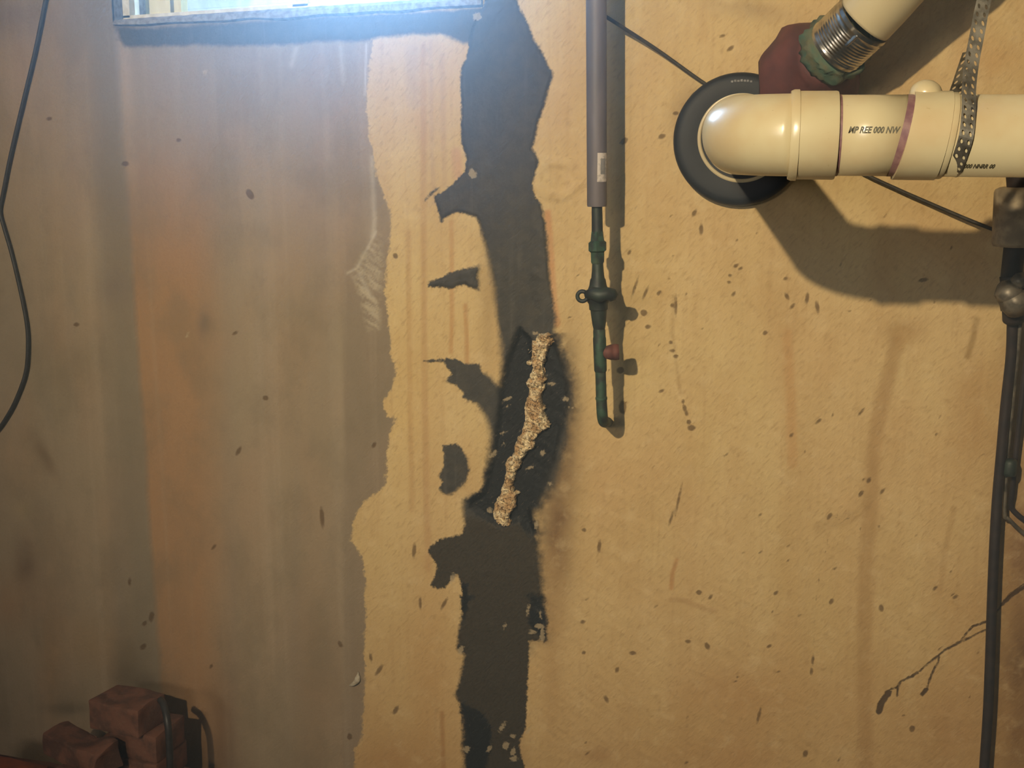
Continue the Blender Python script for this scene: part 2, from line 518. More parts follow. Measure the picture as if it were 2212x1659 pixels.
pc = one * PAINT
pc = tint(pc, .55 * (vnoise(U, V, 170, 260, 1) - .35), (190, 140, 88))
pc = tint(pc, .5 * (vnoise(U, V, 110, 200, 2) - .4), (196, 176, 112))
pc = tint(pc, .5 * (vnoise(U, V, 60, 500, 5) - .45), (186, 150, 100))
for (x, y, a, b, r, k, c) in [(1960, 715, 42, 28, 0, .5, (158, 118, 66)), (1925, 715, 22, 30, 0, .3, (150, 115, 62)),
                              (1585, 1500, 150, 90, 0, .45, (176, 130, 80)), (1560, 1640, 160, 60, 0, .45, (168, 118, 68)),
                              (1640, 650, 90, 60, 20, .25, (178, 140, 84)), (2110, 900, 70, 160, 0, .45, (165, 118, 58)),
                              (2215, 1250, 70, 330, 3, .75, (112, 66, 40)), (2205, 1500, 48, 300, 3, .95, (58, 36, 26)), (2185, 900, 28, 220, 3, .5, (118, 78, 44)),
                              (2060, 1580, 120, 120, 0, .4, (150, 98, 58)), (1222, 960, 36, 130, 0, .75, (104, 82, 58)), (1205, 1150, 34, 150, 0, .85, (98, 70, 46)), (1055, 640, 20, 160, 0, .4, (130, 108, 78)), (1110, 1640, 34, 46, 0, .5, (120, 96, 66)),
                              (1195, 1420, 22, 200, 0, .3, (150, 116, 72)), (1235, 760, 22, 90, 0, .35, (140, 118, 88)), (2150, 130, 80, 60, 0, .4, (186, 136, 80)),
                              (1620, 20, 90, 25, 10, .4, (140, 116, 98)), (1700, 1250, 30, 350, 0, .2, (180, 140, 84)), (2080, 1300, 60, 160, 0, .25, (170, 126, 76)),
                              (1280, 560, 60, 70, 0, .25, (224, 196, 150)), (1510, 300, 60, 200, 0, .2, (222, 196, 150)), (1375, 740, 300, 260, 0, .18, (222, 200, 140)),
                              (870, 870, 60, 200, 0, .3, (214, 182, 112)), (930, 1500, 50, 260, 0, .4, (186, 140, 80)), (850, 1650, 80, 60, 0, .5, (176, 120, 70)),
                              (1290, 1630, 40, 20, 0, .5, (140, 96, 56)), (2100, 560, 60, 120, 0, .25, (176, 136, 80)), (1480, 235, 30, 60, 20, .5, (150, 122, 88)),
                              (2120, 30, 50, 60, 0, .3, (196, 160, 112)), (2070, 60, 16, 34, 10, .35, (130, 105, 66))]:
    pc = tint(pc, k * blob(x, y, a, b, r) * (.7 + .6 * vnoise(U, V, 40, 40, 9)), c)
pc = tint(pc, .45 * np.clip((V - 900) / 760, 0, 1) * (.6 + .8 * vnoise(U, V, 90, 130, 77)), (176, 136, 84))  # lamp falloff painted in as browner paint lower down
# rusty trickles
for (pts, wd, k, c) in [([(1938, 740), (1915, 830), (1897, 900), (1884, 1010), (1880, 1120), (1868, 1250), (1866, 1400), (1868, 1560), (1874, 1800)], 17, .42, (150, 110, 62)),
                        ([(2110, 690), (2100, 740), (2090, 770)], 7, .5, (130, 100, 48)), ([(882, 500), (886, 900), (890, 1100)], 6, .35, (176, 132, 84)),
                        ([(915, 100), (915, 500), (917, 800), (922, 1100), (925, 1230)], 7, .42, (176, 132, 92)),
                        ([(930, 90), (932, 300), (938, 440)], 5, .3, (170, 140, 120)), ([(975, 480), (976, 700), (974, 760)], 5, .5, (182, 126, 74)),
                        ([(1005, 660), (1008, 740), (1009, 790)], 5, .5, (176, 120, 68)), ([(955, 120), (958, 280), (960, 400)], 6, .3, (176, 140, 110)),
                        ([(985, 330), (990, 380)], 12, .4, (196, 140, 116)), ([(890, 110), (892, 220)], 16, .3, (170, 150, 140)),
                        ([(1183, 460), (1190, 560), (1196, 640), (1203, 700)], 8, .6, (196, 134, 92)), ([(1455, 640), (1452, 720), (1460, 780), (1470, 850)], 4, .35, (150, 120, 74)),
                        ([(1700, 720), (1708, 860), (1712, 1000)], 12, .35, (190, 134, 76)), ([(2060, 1100), (2040, 1200), (2030, 1280)], 7, .3, (150, 112, 64)),
                        ([(1462, 1210), (1452, 1240), (1450, 1270)], 5, .5, (170, 108, 54)), ([(955, 1540), (958, 1659)], 5, .5, (150, 96, 46)),
                        ([(1450, 1295), (1480, 1298), (1515, 1312), (1545, 1320)], 6, .35, (150, 108, 66)), ([(1770, 1140), (1860, 1110), (1875, 1080)], 14, .25, (150, 120, 74))]:
    dd = seg_dist(U, V, pts)
    pc = tint(pc, k * np.exp(-(dd / wd) ** 4) * (.75 + .5 * vnoise(U, V, 14, 60, 21)), c)
cc = one * CONCRETE
cc = tint(cc, .7 * (vnoise(U, V, 130, 420, 3) - .35), (134, 126, 104))
cc = tint(cc, .6 * (vnoise(U, V, 70, 150, 4) - .4), (168, 134, 104))
cc = tint(cc, .8 * (vnoise(U, V, 34, 700, 8) - .45), (140, 130, 118))
edge_u = 252 + (V - 60) * .068 + 8 * (vnoise(V * 0, V, 10, 90, 31) - .5)
seam = np.clip((U - edge_u + 5) / 10, 0, 1)
right = np.clip((500 + (V - 400) * .02 - U) / 90, 0, 1)
cc = tint(cc, .72 * seam * right * np.clip((V - 230) / 320, 0, 1), (166, 126, 86))
leftdk = (1 - seam) * np.clip((U - (edge_u - 95)) / 60, 0, 1)
cc = tint(cc, .6 * leftdk, (122, 114, 98))
cc = tint(cc, .5 * np.exp(-((U - edge_u - 14) / 13) ** 2) * np.clip((520 - V) / 400, 0, 1), (188, 168, 150))
cc = tint(cc, .55 * np.clip((U - 735) / 12, 0, 1) * np.clip((V - 480) / 160, 0, 1), (130, 116, 98))
for (x, y, a, b, r, k, c) in [(10, 40, 90, 50, 0, .6, (110, 100, 100)), (60, 1215, 26, 60, 0, .6, (92, 68, 48)), (60, 1000, 50, 70, 0, .35, (176, 144, 110)),
                              (100, 985, 12, 50, -30, .5, (110, 82, 50)), (55, 1100, 14, 18, 0, .5, (170, 150, 112)), (441, 700, 14, 30, 8, .6, (110, 98, 88)),
                              (110, 1430, 24, 90, 0, .4, (170, 130, 84)), (30, 1300, 90, 60, 0, .35, (164, 124, 88)), (275, 1440, 40, 80, 0, .55, (96, 84, 58)),
                              (200, 1380, 60, 50, 0, .3, (160, 128, 84)), (480, 1560, 30, 90, 0, .4, (110, 74, 44)), (150, 800, 100, 60, 0, .3, (130, 116, 88)),
                              (560, 500, 60, 300, 0, .25, (170, 158, 138)), (660, 900, 60, 400, 0, .3, (142, 126, 100)), (420, 1650, 90, 60, 0, .4, (96, 72, 50)),
                              (150, 1528, 45, 14, 0, .55, (84, 76, 58)), (310, 1470, 50, 22, 15, .5, (76, 62, 46)), (250, 620, 40, 40, 0, .4, (112, 100, 92)),  # first entry: shade behind the bricks, painted on the wall
                              (680, 1450, 60, 200, 0, .35, (116, 92, 66)), (40, 150, 40, 120, 0, .25, (178, 154, 140))]:
    cc = tint(cc, k * blob(x, y, a, b, r) * (.7 + .6 * vnoise(U, V, 30, 30, 12)), c)
for (pts, wd, k) in [([(791, 95), (789, 160), (788, 205)], 2.5, .55), ([(803, 340), (806, 420), (808, 470), (806, 510)], 5, .5), ([(640, 105), (630, 140)], 6, .3),
                     ([(735, 100), (742, 180)], 5, .3), ([(812, 500), (770, 580), (750, 590)], 3, .5), ([(775, 590), (800, 640)], 5, .35)]:
    cc = tint(cc, k * np.exp(-(seg_dist(U, V, pts) / wd) ** 2), (206, 200, 184))
brush = np.clip(sdf(U, V, [(800, 500), (826, 500), (834, 560), (830, 640), (826, 720), (790, 720), (770, 640), (752, 590)]) / 14, 0, 1)
stroke = vnoise(U * .82 + V * .57, -U * .57 + V * .82, 22, 4, 40)
cc = tint(cc, brush * np.clip((stroke - .42) * 3, 0, .6), (196, 186, 160))
smudge = np.clip(.85 * np.exp(-(np.clip(-sdk, 0, 99) / 24) ** 2) * (sdk < 6) * (U > 1150) * (V < 1180) * (V > 720), 0, 1)
smudge += .4 * np.exp(-(np.clip(-sd, 0, 99) / 14) ** 2) * (V > 1180) * (U > 1130) * (V < 1420)

low = np.clip((V - 1112 - 10 * (vnoise(U, V, 20, 20, 90) - .5)) / 16, 0, 1)
soft = one[..., 0] * 1.0
for (x, y, a, b, k) in [(1062, 600, 22, 130, 4.5), (1085, 780, 25, 70, 5), (1055, 960, 28, 80, 5), (1215, 840, 34, 130, 6), (1190, 1060, 40, 130, 6), (1175, 1220, 30, 90, 4),
                        (1185, 560, 16, 160, 2.2), (1000, 1090, 30, 40, 3), (1150, 170, 60, 180, 1.6), (1000, 1450, 20, 120, 2.2), (1008, 1600, 20, 90, 3)]:
    soft = np.maximum(soft, 1 + (k - 1) * blob(x, y, a * 1.3, b * 1.2))
Y = -0.0025 * (vnoise(U, V, 200, 300, 50) - .5) * 2 - .0008 * (vnoise(U, V, 26, 40, 51) - .5) * 2
Y -= .006 * (1 - seam) * (U > -200)                    # the slightly proud part of the wall beyond the form seam
Y -= .0035 * np.clip((sd - 1) / 5, 0, 1) * np.clip((700 - V) / 120, 0, 1)   # thick patch coat
Y -= .003 * np.exp(-((seg_dist(U, V, [(1165, 350), (1230, 352), (1262, 392), (1215, 425), (1175, 420), (1160, 400)], True) - 3) / 7) ** 2)
Y += .006 * np.clip(sdk / 12, 0, 1) * (V < 1180)
Y -= .0025 * np.clip(vnoise(U * .8 + V * .6, -U * .6 + V * .8, 30, 9, 60) - .35, 0, 1) * (U > 1150)

nz_, nx_ = shape
co = np.stack([GX, Y, WZ], -1).reshape(-1, 3)
ii, jj = np.meshgrid(np.arange(nx_ - 1), np.arange(nz_ - 1))
inside = (xs[:-1][ii] >= WL - 1e-4) & (xs[:-1][ii] < WR - 1e-4) & (zs[:-1][jj] >= ZS - 1e-4) & (zs[:-1][jj] < ZW - 1e-4)
ii, jj = ii[~inside], jj[~inside]
a = jj * nx_ + ii
faces = np.stack([a, a + 1, a + 1 + nx_, a + nx_], -1)
me = bpy.data.meshes.new('wall_front')
me.vertices.add(len(co))
me.vertices.foreach_set('co', co.astype(np.float32).ravel())
me.loops.add(faces.size)
me.loops.foreach_set('vertex_index', faces.astype(np.int32).ravel())
me.polygons.add(len(faces))
me.polygons.foreach_set('loop_start', (np.arange(len(faces)) * 4).astype(np.int32))
me.update(calc_edges=True)
me.polygons.foreach_set('use_smooth', np.ones(len(faces), bool))
for nm, arr in (('patch', sd), ('band', sd_band), ('sealer', sdk), ('bare', sd_conc), ('crack', crk), ('pit', spot), ('chip', chip), ('smudge', smudge), ('soft', soft), ('lower_patch', low)):
    at = me.attributes.new(nm, 'FLOAT', 'POINT')
    at.data.foreach_set('value', np.clip(arr, -60, 60).astype(np.float32).ravel())
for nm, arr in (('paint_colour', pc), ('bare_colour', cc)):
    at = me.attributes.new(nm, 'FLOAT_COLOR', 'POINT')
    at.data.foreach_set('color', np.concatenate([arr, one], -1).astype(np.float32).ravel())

m = NT('old_basement_wall')
oc = m.coord()
tilt = m.coord((1, 1, 1), (0, math.radians(-40), 0))
tilt_s = m.n('ShaderNodeMapping')
m.L(tilt, tilt_s.inputs[0])
tilt_s.inputs['Scale'].default_value = (3.2, 1, 1)
tilt_s = tilt_s.outputs[0]
vert = m.coord((1, 1, .05))
n1 = m.noise(oc, 45, 3)
n2 = m.noise(oc, 190, 3)
n3 = m.noise(tilt_s, 60, 3)
ns = m.noise(vert, 90, 4)
ns2 = m.noise(m.coord((1, 1, .02)), 30, 3)
nf = m.noise(oc, 700, 2)


def jag(attr, a1, a2, a3=0):
    v = m.attr(attr)
    for nzz, am in ((n1, a1), (n2, a2), (n3, a3)):
        if am:
            v = m.math('ADD', v, m.math('MULTIPLY', m.math('SUBTRACT', nzz, .5), am))
    return v


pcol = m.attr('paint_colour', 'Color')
pcol = m.mix(m.step(ns, .5, .72, 0, .22), pcol, lin((176, 142, 98)))
pcol = m.mix(m.step(n3, .50, .72, 0, .40), pcol, lin((160, 128, 84)))
nm = m.noise(m.coord((1, 1, .6)), 9, 5, .65)
pcol = m.mix(m.step(nm, .42, .68, 0, .30), pcol, lin((186, 152, 100)))
pcol = m.mix(m.step(m.noise(oc, 24, 5, .7), .5, .7, 0, .25), pcol, lin((228, 208, 164)))
pcol = m.mix(m.step(nf, .3, .7, 0, .12), pcol, lin((150, 126, 90)))
ccol = m.attr('bare_colour', 'Color')
ccol = m.mix(m.step(ns2, .5, .7, 0, .16), ccol, lin((186, 170, 150)))
ccol = m.mix(m.step(nm, .42, .66, 0, .4), ccol, lin((124, 112, 90)))
ccol = m.mix(m.step(n2, .5, .75, 0, .15), ccol, lin((110, 98, 80)))
bare = m.step(jag('bare', 16, 12, 10), -3.5, 3.5)
col = m.mix(bare, pcol, ccol)
pit = m.step(jag('pit', 0, 3), -1.6, 1.8, .75, 0)
col = m.mix(pit, col, lin((92, 68, 38)))
col = m.mix(m.math('MULTIPLY', m.attr('smudge'), m.step(n1, .2, .7)), col, lin((66, 54, 42)))
sof = m.attr('soft')
patch = m.step(m.math('DIVIDE', jag('patch', 9, 9, 5), sof), -2.8, 2.8)
slate = m.mix(m.step(n1, .35, .7), lin((60, 58, 55)), lin((72, 68, 61)))
slate = m.mix(m.step(ns, .55, .75, 0, .3), slate, lin((98, 94, 88)))
slate_up = slate
slate = m.mix(m.attr('lower_patch'), slate, m.mix(m.step(n2, .35, .7), lin((62, 54, 42)), lin((50, 45, 36))))
col = m.mix(patch, col, slate)
band = m.step(jag('band', 14, 6, 0), -7, 6)
col = m.mix(band, col, slate)
seal = m.step(m.math('DIVIDE', jag('sealer', 26, 14, 8), sof), -3, 3.5)
col = m.mix(seal, col, lin((19, 20, 23)))
dark = m.math('MAXIMUM', m.math('MAXIMUM', patch, band), seal)
chipf = m.step(jag('chip', 7, 12), -1.5, 2.0, .62, 0)
col = m.mix(chipf, col, lin((182, 166, 136)))
flake = m.math('MULTIPLY', m.step(m.noise(tilt_s, 120, 2), .66, .72), seal)
col = m.mix(m.math('MULTIPLY', flake, .6), col, lin((112, 104, 90)))
crack = m.step(jag('crack', 5, 4.5), -1.5, 2, .88, 0)
col = m.mix(crack, col, lin((56, 38, 24)))
hgt = m.math('ADD', m.math('MULTIPLY', n3, .7), m.math('MULTIPLY', n2, .35))
hgt = m.math('SUBTRACT', hgt, m.math('MULTIPLY', pit, .8))
hgt = m.math('SUBTRACT', hgt, m.math('MULTIPLY', crack, 1.2))
hgt = m.math('ADD', hgt, m.math('MULTIPLY', patch, .5))
m.bsdf(col, m.math('SUBTRACT', .86, m.math('MULTIPLY', dark, .22)), 0, .35, bump=hgt, bs=.75, bd=.002)
me.materials.append(m.m)
wall = bpy.data.objects.new('wall_front', me)
C.objects.link(wall)
wall['kind'] = 'structure'

# ------------------------------------------------------------------ rest of the room
conc_m = simple('bare_concrete', (150, 136, 112), (122, 108, 88), .9, scale=6, bs=.4, bd=.004)
floor_m = simple('floor_concrete', (120, 108, 92), (92, 80, 66), .85, scale=5, bs=.3, bd=.003)
wood_m = simple('joist_wood', (128, 94, 60), (96, 68, 42), .8, scale=14, stretch=(1, 8, 1), bs=.3)


def struct(name, bm, mat, parent=None, smooth=False):
    o = obj(name, bm, mat, parent, smooth)
    if not parent:
        o['kind'] = 'structure'
    return o


bm = bmesh.new(); box(bm, (X0, -4.2, -.1), (X1, .3, 0)); struct('floor', bm, floor_m)
bm = bmesh.new(); box(bm, (X0, -4.2, ZT), (X1, .26, ZT + .1)); struct('ceiling', bm, wood_m)
bm = bmesh.new(); box(bm, (X0 - .1, -4.2, 0), (X0, .26, ZT)); struct('wall_left', bm, conc_m)
bm = bmesh.new(); box(bm, (X1, -4.2, 0), (X1 + .1, .26, ZT)); struct('wall_right', bm, conc_m)
bm = bmesh.new(); box(bm, (X0, -4.3, 0), (X1, -4.2, ZT)); struct('wall_back', bm, conc_m)

# ------------------------------------------------------------------ window
vinyl = simple('window_vinyl', (226, 224, 208), (206, 200, 176), .45, scale=60, bs=.1)
dirt_m = simple('sill_concrete', (150, 150, 152), (118, 116, 116), .9, scale=90, bs=.5)
well_m = simple('window_well_white', (236, 238, 232), (214, 218, 206), .6, scale=30, stretch=(1, 1, .1), bs=.2)
gm = NT('window_glass')
tr = gm.n('ShaderNodeBsdfTransparent')
gl = gm.n('ShaderNodeBsdfGlossy')
gl.inputs['Roughness'].default_value = .05
mx = gm.n('ShaderNodeMixShader')
fr = gm.n('ShaderNodeFresnel')
fr.inputs[0].default_value = 1.45
gm.L(fr.outputs[0], mx.inputs[0]); gm.L(tr.outputs[0], mx.inputs[1]); gm.L(gl.outputs[0], mx.inputs[2])
gm.L(mx.outputs[0], gm.out.inputs[0])
gm = gm.m


def zsill(x):
    return ZS + SL * (x - WL)


def wbox(bm, x0, x1, y0, y1, h0, h1):
    """box standing on the tilted sill line"""
    vs = [bm.verts.new((x, y, zsill(x) + h)) for x in (x0, x1) for y in (y0, y1) for h in (h0, h1)]
    for q in ((0, 1, 3, 2), (4, 6, 7, 5), (0, 4, 5, 1), (2, 3, 7, 6), (0, 2, 6, 4), (1, 5, 7, 3)):
        bm.faces.new([vs[i] for i in q])


win = bpy.data.objects.new('window_1', None)
C.objects.link(win)
win.location = ((WL + WR) / 2, 0, ZS)
win['kind'] = 'structure'
bpy.context.view_layer.update()
TOPH = ZW - ZS
# reveal of the opening: rough concrete returns round the frame
bm = bmesh.new()
wbox(bm, WL - .05, WR + .05, .004, .26, -.03, .001)
# rough lip that drops in front of the sill, proud of the wall
nseg = 90
for i in range(nseg):
    x0 = WL + .004 + (WR - WL - .006) * i / nseg
    x1 = WL + .004 + (WR - WL - .006) * (i + 1) / nseg
wbox(bm, WL - .05, WL - .0005, .004, .26, 0, TOPH)
wbox(bm, WR + .0005, WR + .05, .004, .26, 0, TOPH)
wbox(bm, WL - .05, WR + .05, .004, .26, TOPH, TOPH + .03)
struct('window_reveal', bm, dirt_m, win)
bm = bmesh.new()
prev = None
for i in range(nseg + 1):
    t = i / nseg
    x = WL + .003 + (WR - WL - .006) * t
    hl = (.016 + .004 * mnoise.noise(Vector((x * 14, 0, 0)))) * min(1, .55 + t)
    dp = .012 + .003 * mnoise.noise(Vector((x * 30, 3, 0)))
    z = zsill(x)
    tp = .0015 * mnoise.noise(Vector((x * 60, 7, 0)))
    ring = [bm.verts.new(v) for v in ((x, .03, z + .004 + tp), (x, -dp * .4, z + .003 + tp), (x, -dp, z - .003), (x, -dp, z - hl * .8), (x, -.002, z - hl), (x, .03, z - hl))]
    if prev:
        for k in range(6):
            bm.faces.new((prev[k], prev[(k + 1) % 6], ring[(k + 1) % 6], ring[k]))
    else:
        bm.faces.new(ring)
    prev = ring
bm.faces.new(prev[::-1])
struct('window_sill', bm, dirt_m, win)
bm = bmesh.new()
for (x0, x1, h0, h1) in ((WL, WR, .003, .014), (WL, WR, TOPH - .04, TOPH), (WL, WL + .014, .010, TOPH - .04), (WR - .02, WR, .010, TOPH - .04),
                         ((WL + WR) / 2 - .015, (WL + WR) / 2 + .015, .010, TOPH - .04)):
    wbox(bm, x0, x1, .035, .075, h0, h1)
struct('window_frame', bm, vinyl, win)
bm = bmesh.new()
wbox(bm, WL + .010, WR - .015, .053, .057, .02, TOPH - .03)
struct('window_pane', bm, gm, win)
# cream edging boards of the well, seen through the left end of the glass
bm = bmesh.new()
wbox(bm, WL - .02, WL + .052, .13, .16, -.05, TOPH)
wbox(bm, WL + .060, WL + .075, .13, .16, -.05, TOPH)
struct('well_board', bm, simple('cream_board', (238, 228, 176), (222, 208, 150), .6, scale=30, stretch=(1, 1, .1)), win)
# white window well outside
bm = bmesh.new()
N = 60
prevs = None
for i in range(N + 1):
    an = math.pi * i / N
    x = (WL + WR) / 2 - math.cos(an) * ((WR - WL) / 2 + .12)
    y = .27 + math.sin(an) * .42
    cur = [bm.verts.new((x, y + .012 * math.sin(k * 1.25), ZS - .12 + k * .02)) for k in range(30)]
    if prevs:
        for k in range(29):
            bm.faces.new((prevs[k], prevs[k + 1], cur[k + 1], cur[k]))
    prevs = cur
wl = obj('window_well', bm, well_m)
so = wl.modifiers.new('s', 'SOLIDIFY'); so.thickness = .004
wl['kind'] = 'structure'
bm = bmesh.new(); box(bm, (WL - .3, .261, ZS - .3), (WR + .3, 1.0, ZS - .06)); g = obj('ground', bm, simple('gravel', (190, 186, 176), (150, 144, 132), .9, scale=90, bs=1, bd=.01), None, False); g['kind'] = 'structure'

w2 = bpy.data.objects.new('added_fill_window', None)  # unseen window added to go with the fill light
C.objects.link(w2)
w2.location = (-1.3, -4.2, 1.9)
w2['kind'] = 'structure'
bpy.context.view_layer.update()
bm = bmesh.new()
for (a, b) in (((-1.74, 1.68), (-.86, 1.72)), ((-1.74, 2.08), (-.86, 2.12)), ((-1.74, 1.72), (-1.70, 2.08)), ((-.90, 1.72), (-.86, 2.08))):
    box(bm, (a[0], -4.2, a[1]), (b[0], -4.14, b[1]))
struct('window_frame', bm, vinyl, w2)
bm = bmesh.new(); box(bm, (-1.70, -4.19, 1.72), (-.90, -4.185, 2.08)); struct('window_pane', bm, well_m, w2)

# ------------------------------------------------------------------ white drain pipe
pvc = NT('white_pvc')
nz = pvc.noise(pvc.coord(), 9, 4)
nz2 = pvc.noise(pvc.coord(), 160, 2)
c_ = pvc.mix(pvc.step(nz, .4, .7), lin((196, 182, 146)), lin((188, 166, 128)))
c_ = pvc.mix(pvc.step(nz2, .7, .8, 0, .35), c_, lin((150, 124, 84)))
pvc.bsdf(c_, .28, 0, .5, bump=nz2, bs=.03, bd=.001)
pvc = pvc.m
primer = simple('purple_primer', (112, 78, 84), (140, 108, 104), .5, scale=60)
ink = simple('black_ink', (74, 70, 54), (92, 86, 66), .6, scale=200)
DA = .65
ax = P(1600, 292, DA)
R = .0482
drain = thing('drain_pipe', 'thick cream white plastic drain pipe bending out of the black ring and running right', 'pipe', ax)
zx = ax.z


def at_x(px, d=DA):
    return P(px, 292, d).x


tiltz = -.004          # slight fall across the run


def axp(x):
    return Vector((x, -DA, zx + tiltz * x))


# elbow: out of the wall and bending to the right
bm = bmesh.new()
pts, rads = [], []
for y in (-.0, -.1, -.2, -.3, -(DA - .075)):
    pts.append(Vector((0, y, zx + .002))); rads.append(R * 1.03)
for k in range(1, 15):
    an = math.pi / 2 * k / 14
    pts.append(Vector((.075 * (1 - math.cos(an)), -(DA - .075) - .075 * math.sin(an), zx))); rads.append(R * 1.03)
xe = at_x(1712)
pts.append(axp(xe)); rads.append(R * 1.03)
sweep(bm, pts, rads, 64)
obj('elbow', bm, pvc, drain)
bm = bmesh.new()
xa, xb = at_x(1712), at_x(1806)
lathe(bm, axp(xa), axp(xb) - axp(xa), [(-.004, R * 1.0), (-.004, R * 1.1), (0, R * 1.135), (.006, R * 1.135), (.0065, R * 1.10), (xb - xa - .002, R * 1.10), (xb - xa, R * 1.085), (xb - xa, R * .95)], 64)
sharp(obj('hub_coupling', bm, pvc, drain))
bm = bmesh.new()
xc = at_x(1950)
lathe(bm, axp(xb - .01), (1, 0, tiltz), [(0, R), (xc - xb + .02, R)], 64)
obj('pipe_section', bm, pvc, drain)
bm = bmesh.new()
lathe(bm, axp(xb - .001), (1, 0, tiltz), [(0, R * 1.0), (0, R * 1.012), (.0045, R * 1.010), (.0045, R * 1.0)], 64)
sharp(obj('primer_ring', bm, primer, drain, label='thin purple primer line at the rim of the coupling'))
# second coupling: its left rim is cut at a slant
bm = bmesh.new()
xd = at_x(2050)
seg = 64
rings = []
prof = [(0, .98), (0, 1.085), (.35, 1.09), (.86, 1.09), (.87, 1.06), (.97, 1.06), (1.0, 1.045), (1.0, .98)]
for t, rr in prof:
    ring = []
    for k in range(seg):
        an = 2 * math.pi * k / seg
        sh = .010 * math.cos(an) * (1 - t * .3)          # top leans right, bottom leans left
        x = xc + (xd - xc) * t + sh
        c0 = axp(x)
        ring.append(bm.verts.new(c0 + Vector((0, math.sin(an), math.cos(an))) * R * rr))
    rings.append(ring)
for i in range(len(rings) - 1):
    for k in range(seg):
        bm.faces.new((rings[i][k], rings[i][(k + 1) % seg], rings[i + 1][(k + 1) % seg], rings[i + 1][k]))
sharp(obj('coupling', bm, pvc, drain))
bm = bmesh.new()
rings = []
for t in (0, 1):
    ring = []
    for k in range(seg):
        an = 2 * math.pi * k / seg
        sh = .010 * math.cos(an)
        wdt = .0085 * (.35 + .65 * max(0, math.sin((an + .25)) * .5 + .5) ** .6)
        x = xc + sh - (wdt if t == 0 else -.001)
        ring.append(bm.verts.new(axp(x) + Vector((0, -math.sin(an), math.cos(an))) * R * 1.008))
    rings.append(ring)
for k in range(seg):
    bm.faces.new((rings[0][k], rings[0][(k + 1) % seg], rings[1][(k + 1) % seg], rings[1][k]))
obj('primer_ring', bm, primer, drain, label='wide purple primer smear at the rim of the second coupling')
bm = bmesh.new()
bmesh.ops.create_uvsphere(bm, u_segments=24, v_segments=14, radius=1, matrix=Matrix.Translation(axp(xc + .024) + Vector((0, .005, R * 1.02))) @ Matrix.Diagonal((.019, .02, .0165, 1)))
obj('coupling_lug', bm, pvc, drain)
bm = bmesh.new()
lathe(bm, axp(xd - .01), (1, 0, tiltz), [(0, R), (.75, R)], 64)
obj('pipe_section', bm, pvc, drain)


def print_on_pipe(name, text, px0, px1, ang, size, off=.0006):
    """lettering printed round the pipe; ang is measured up from the camera-side centre line"""
    cu = bpy.data.curves.new('tmp', 'FONT')
    cu.body = text
    cu.size = size
    cu.shear = .35
    cu.offset = .0003
    cu.resolution_u = 2
    to = bpy.data.objects.new('tmp', cu)
    C.objects.link(to)
    bpy.context.view_layer.update()
    dg = bpy.context.evaluated_depsgraph_get()
    tm = bpy.data.meshes.new_from_object(to.evaluated_get(dg))
    bpy.data.objects.remove(to)
    bm = bmesh.new()
    bm.from_mesh(tm)
    xsn = [v.co.x for v in bm.verts]
    x0, x1 = at_x(px0, DA + R), at_x(px1, DA + R)
    k = (x1 - x0) / (max(xsn) - min(xsn))
    bmesh.ops.triangulate(bm, faces=bm.faces)
    for v in bm.verts:
        x = x0 + (v.co.x - min(xsn)) * k
        a = ang + v.co.y / R
        c0 = axp(x)
        v.co = c0 + Vector((0, -math.cos(a), math.sin(a))) * (R + off)
    return obj(name, bm, ink, drain, False)


print_on_pipe('printed_text', 'MP REE 000 NW', 1832, 1945, .06, .0105)
print_on_pipe('printed_text', '000 NNRR 00', 2092, 2160, -.86, .0095)

# black ring round the drain where it leaves the wall
rub = simple('black_rubber', (22, 26, 34), (18, 22, 30), .6, scale=30, bs=.1)
col_t = thing('wall_collar', 'round black rubber collar against the wall around the drain pipe', 'collar', P(1597, 302, 0))
rc = P(1597, 302, .0)
bm = bmesh.new()
lathe(bm, rc + Vector((0, -.010, 0)), (0, -1, 0), [(0, .06), (0, .1125), (.012, .1135), (.02, .111), (.0235, .106), (.025, .098), (.0245, .08), (.022, .06)], 96, False)
obj('rubber_ring', bm, rub, col_t)
bm = bmesh.new()
rc2 = P(1604, 297, .03)
lathe(bm, rc2 + Vector((0, .026, 0)), (0, -1, 0), [(0, .0655), (0, .0775), (.022, .0785), (.027, .0785), (.030, .0765), (.0305, .0725), (.029, .0705), (.012, .0690), (.010, .0600), (.008, .056)], 96, False)
obj('sleeve_rim', bm, pvc, col_t, label='cream plastic sleeve rim inside the black ring')
bm = bmesh.new()
for i, hh in enumerate([3, 5, 2, 6, 4, 5, 3]):
    an = math.radians(99 - i * 3.1)
    q = rc + Vector((math.cos(an) * .0985, -.0362, math.sin(an) * .0985))
    box(bm, q + Vector((-.0022, -.0008, -.0014)), q + Vector((.0018, .0008, .0010 + hh * .0003)))
obj('raised_mark', bm, simple('worn_mark', (110, 110, 110), (80, 80, 80), .4, scale=200), col_t, False)

# ------------------------------------------------------------------ perforated metal strap
steel = simple('galvanised_steel', (150, 144, 132), (104, 100, 92), .42, .75, scale=60, bs=.3)


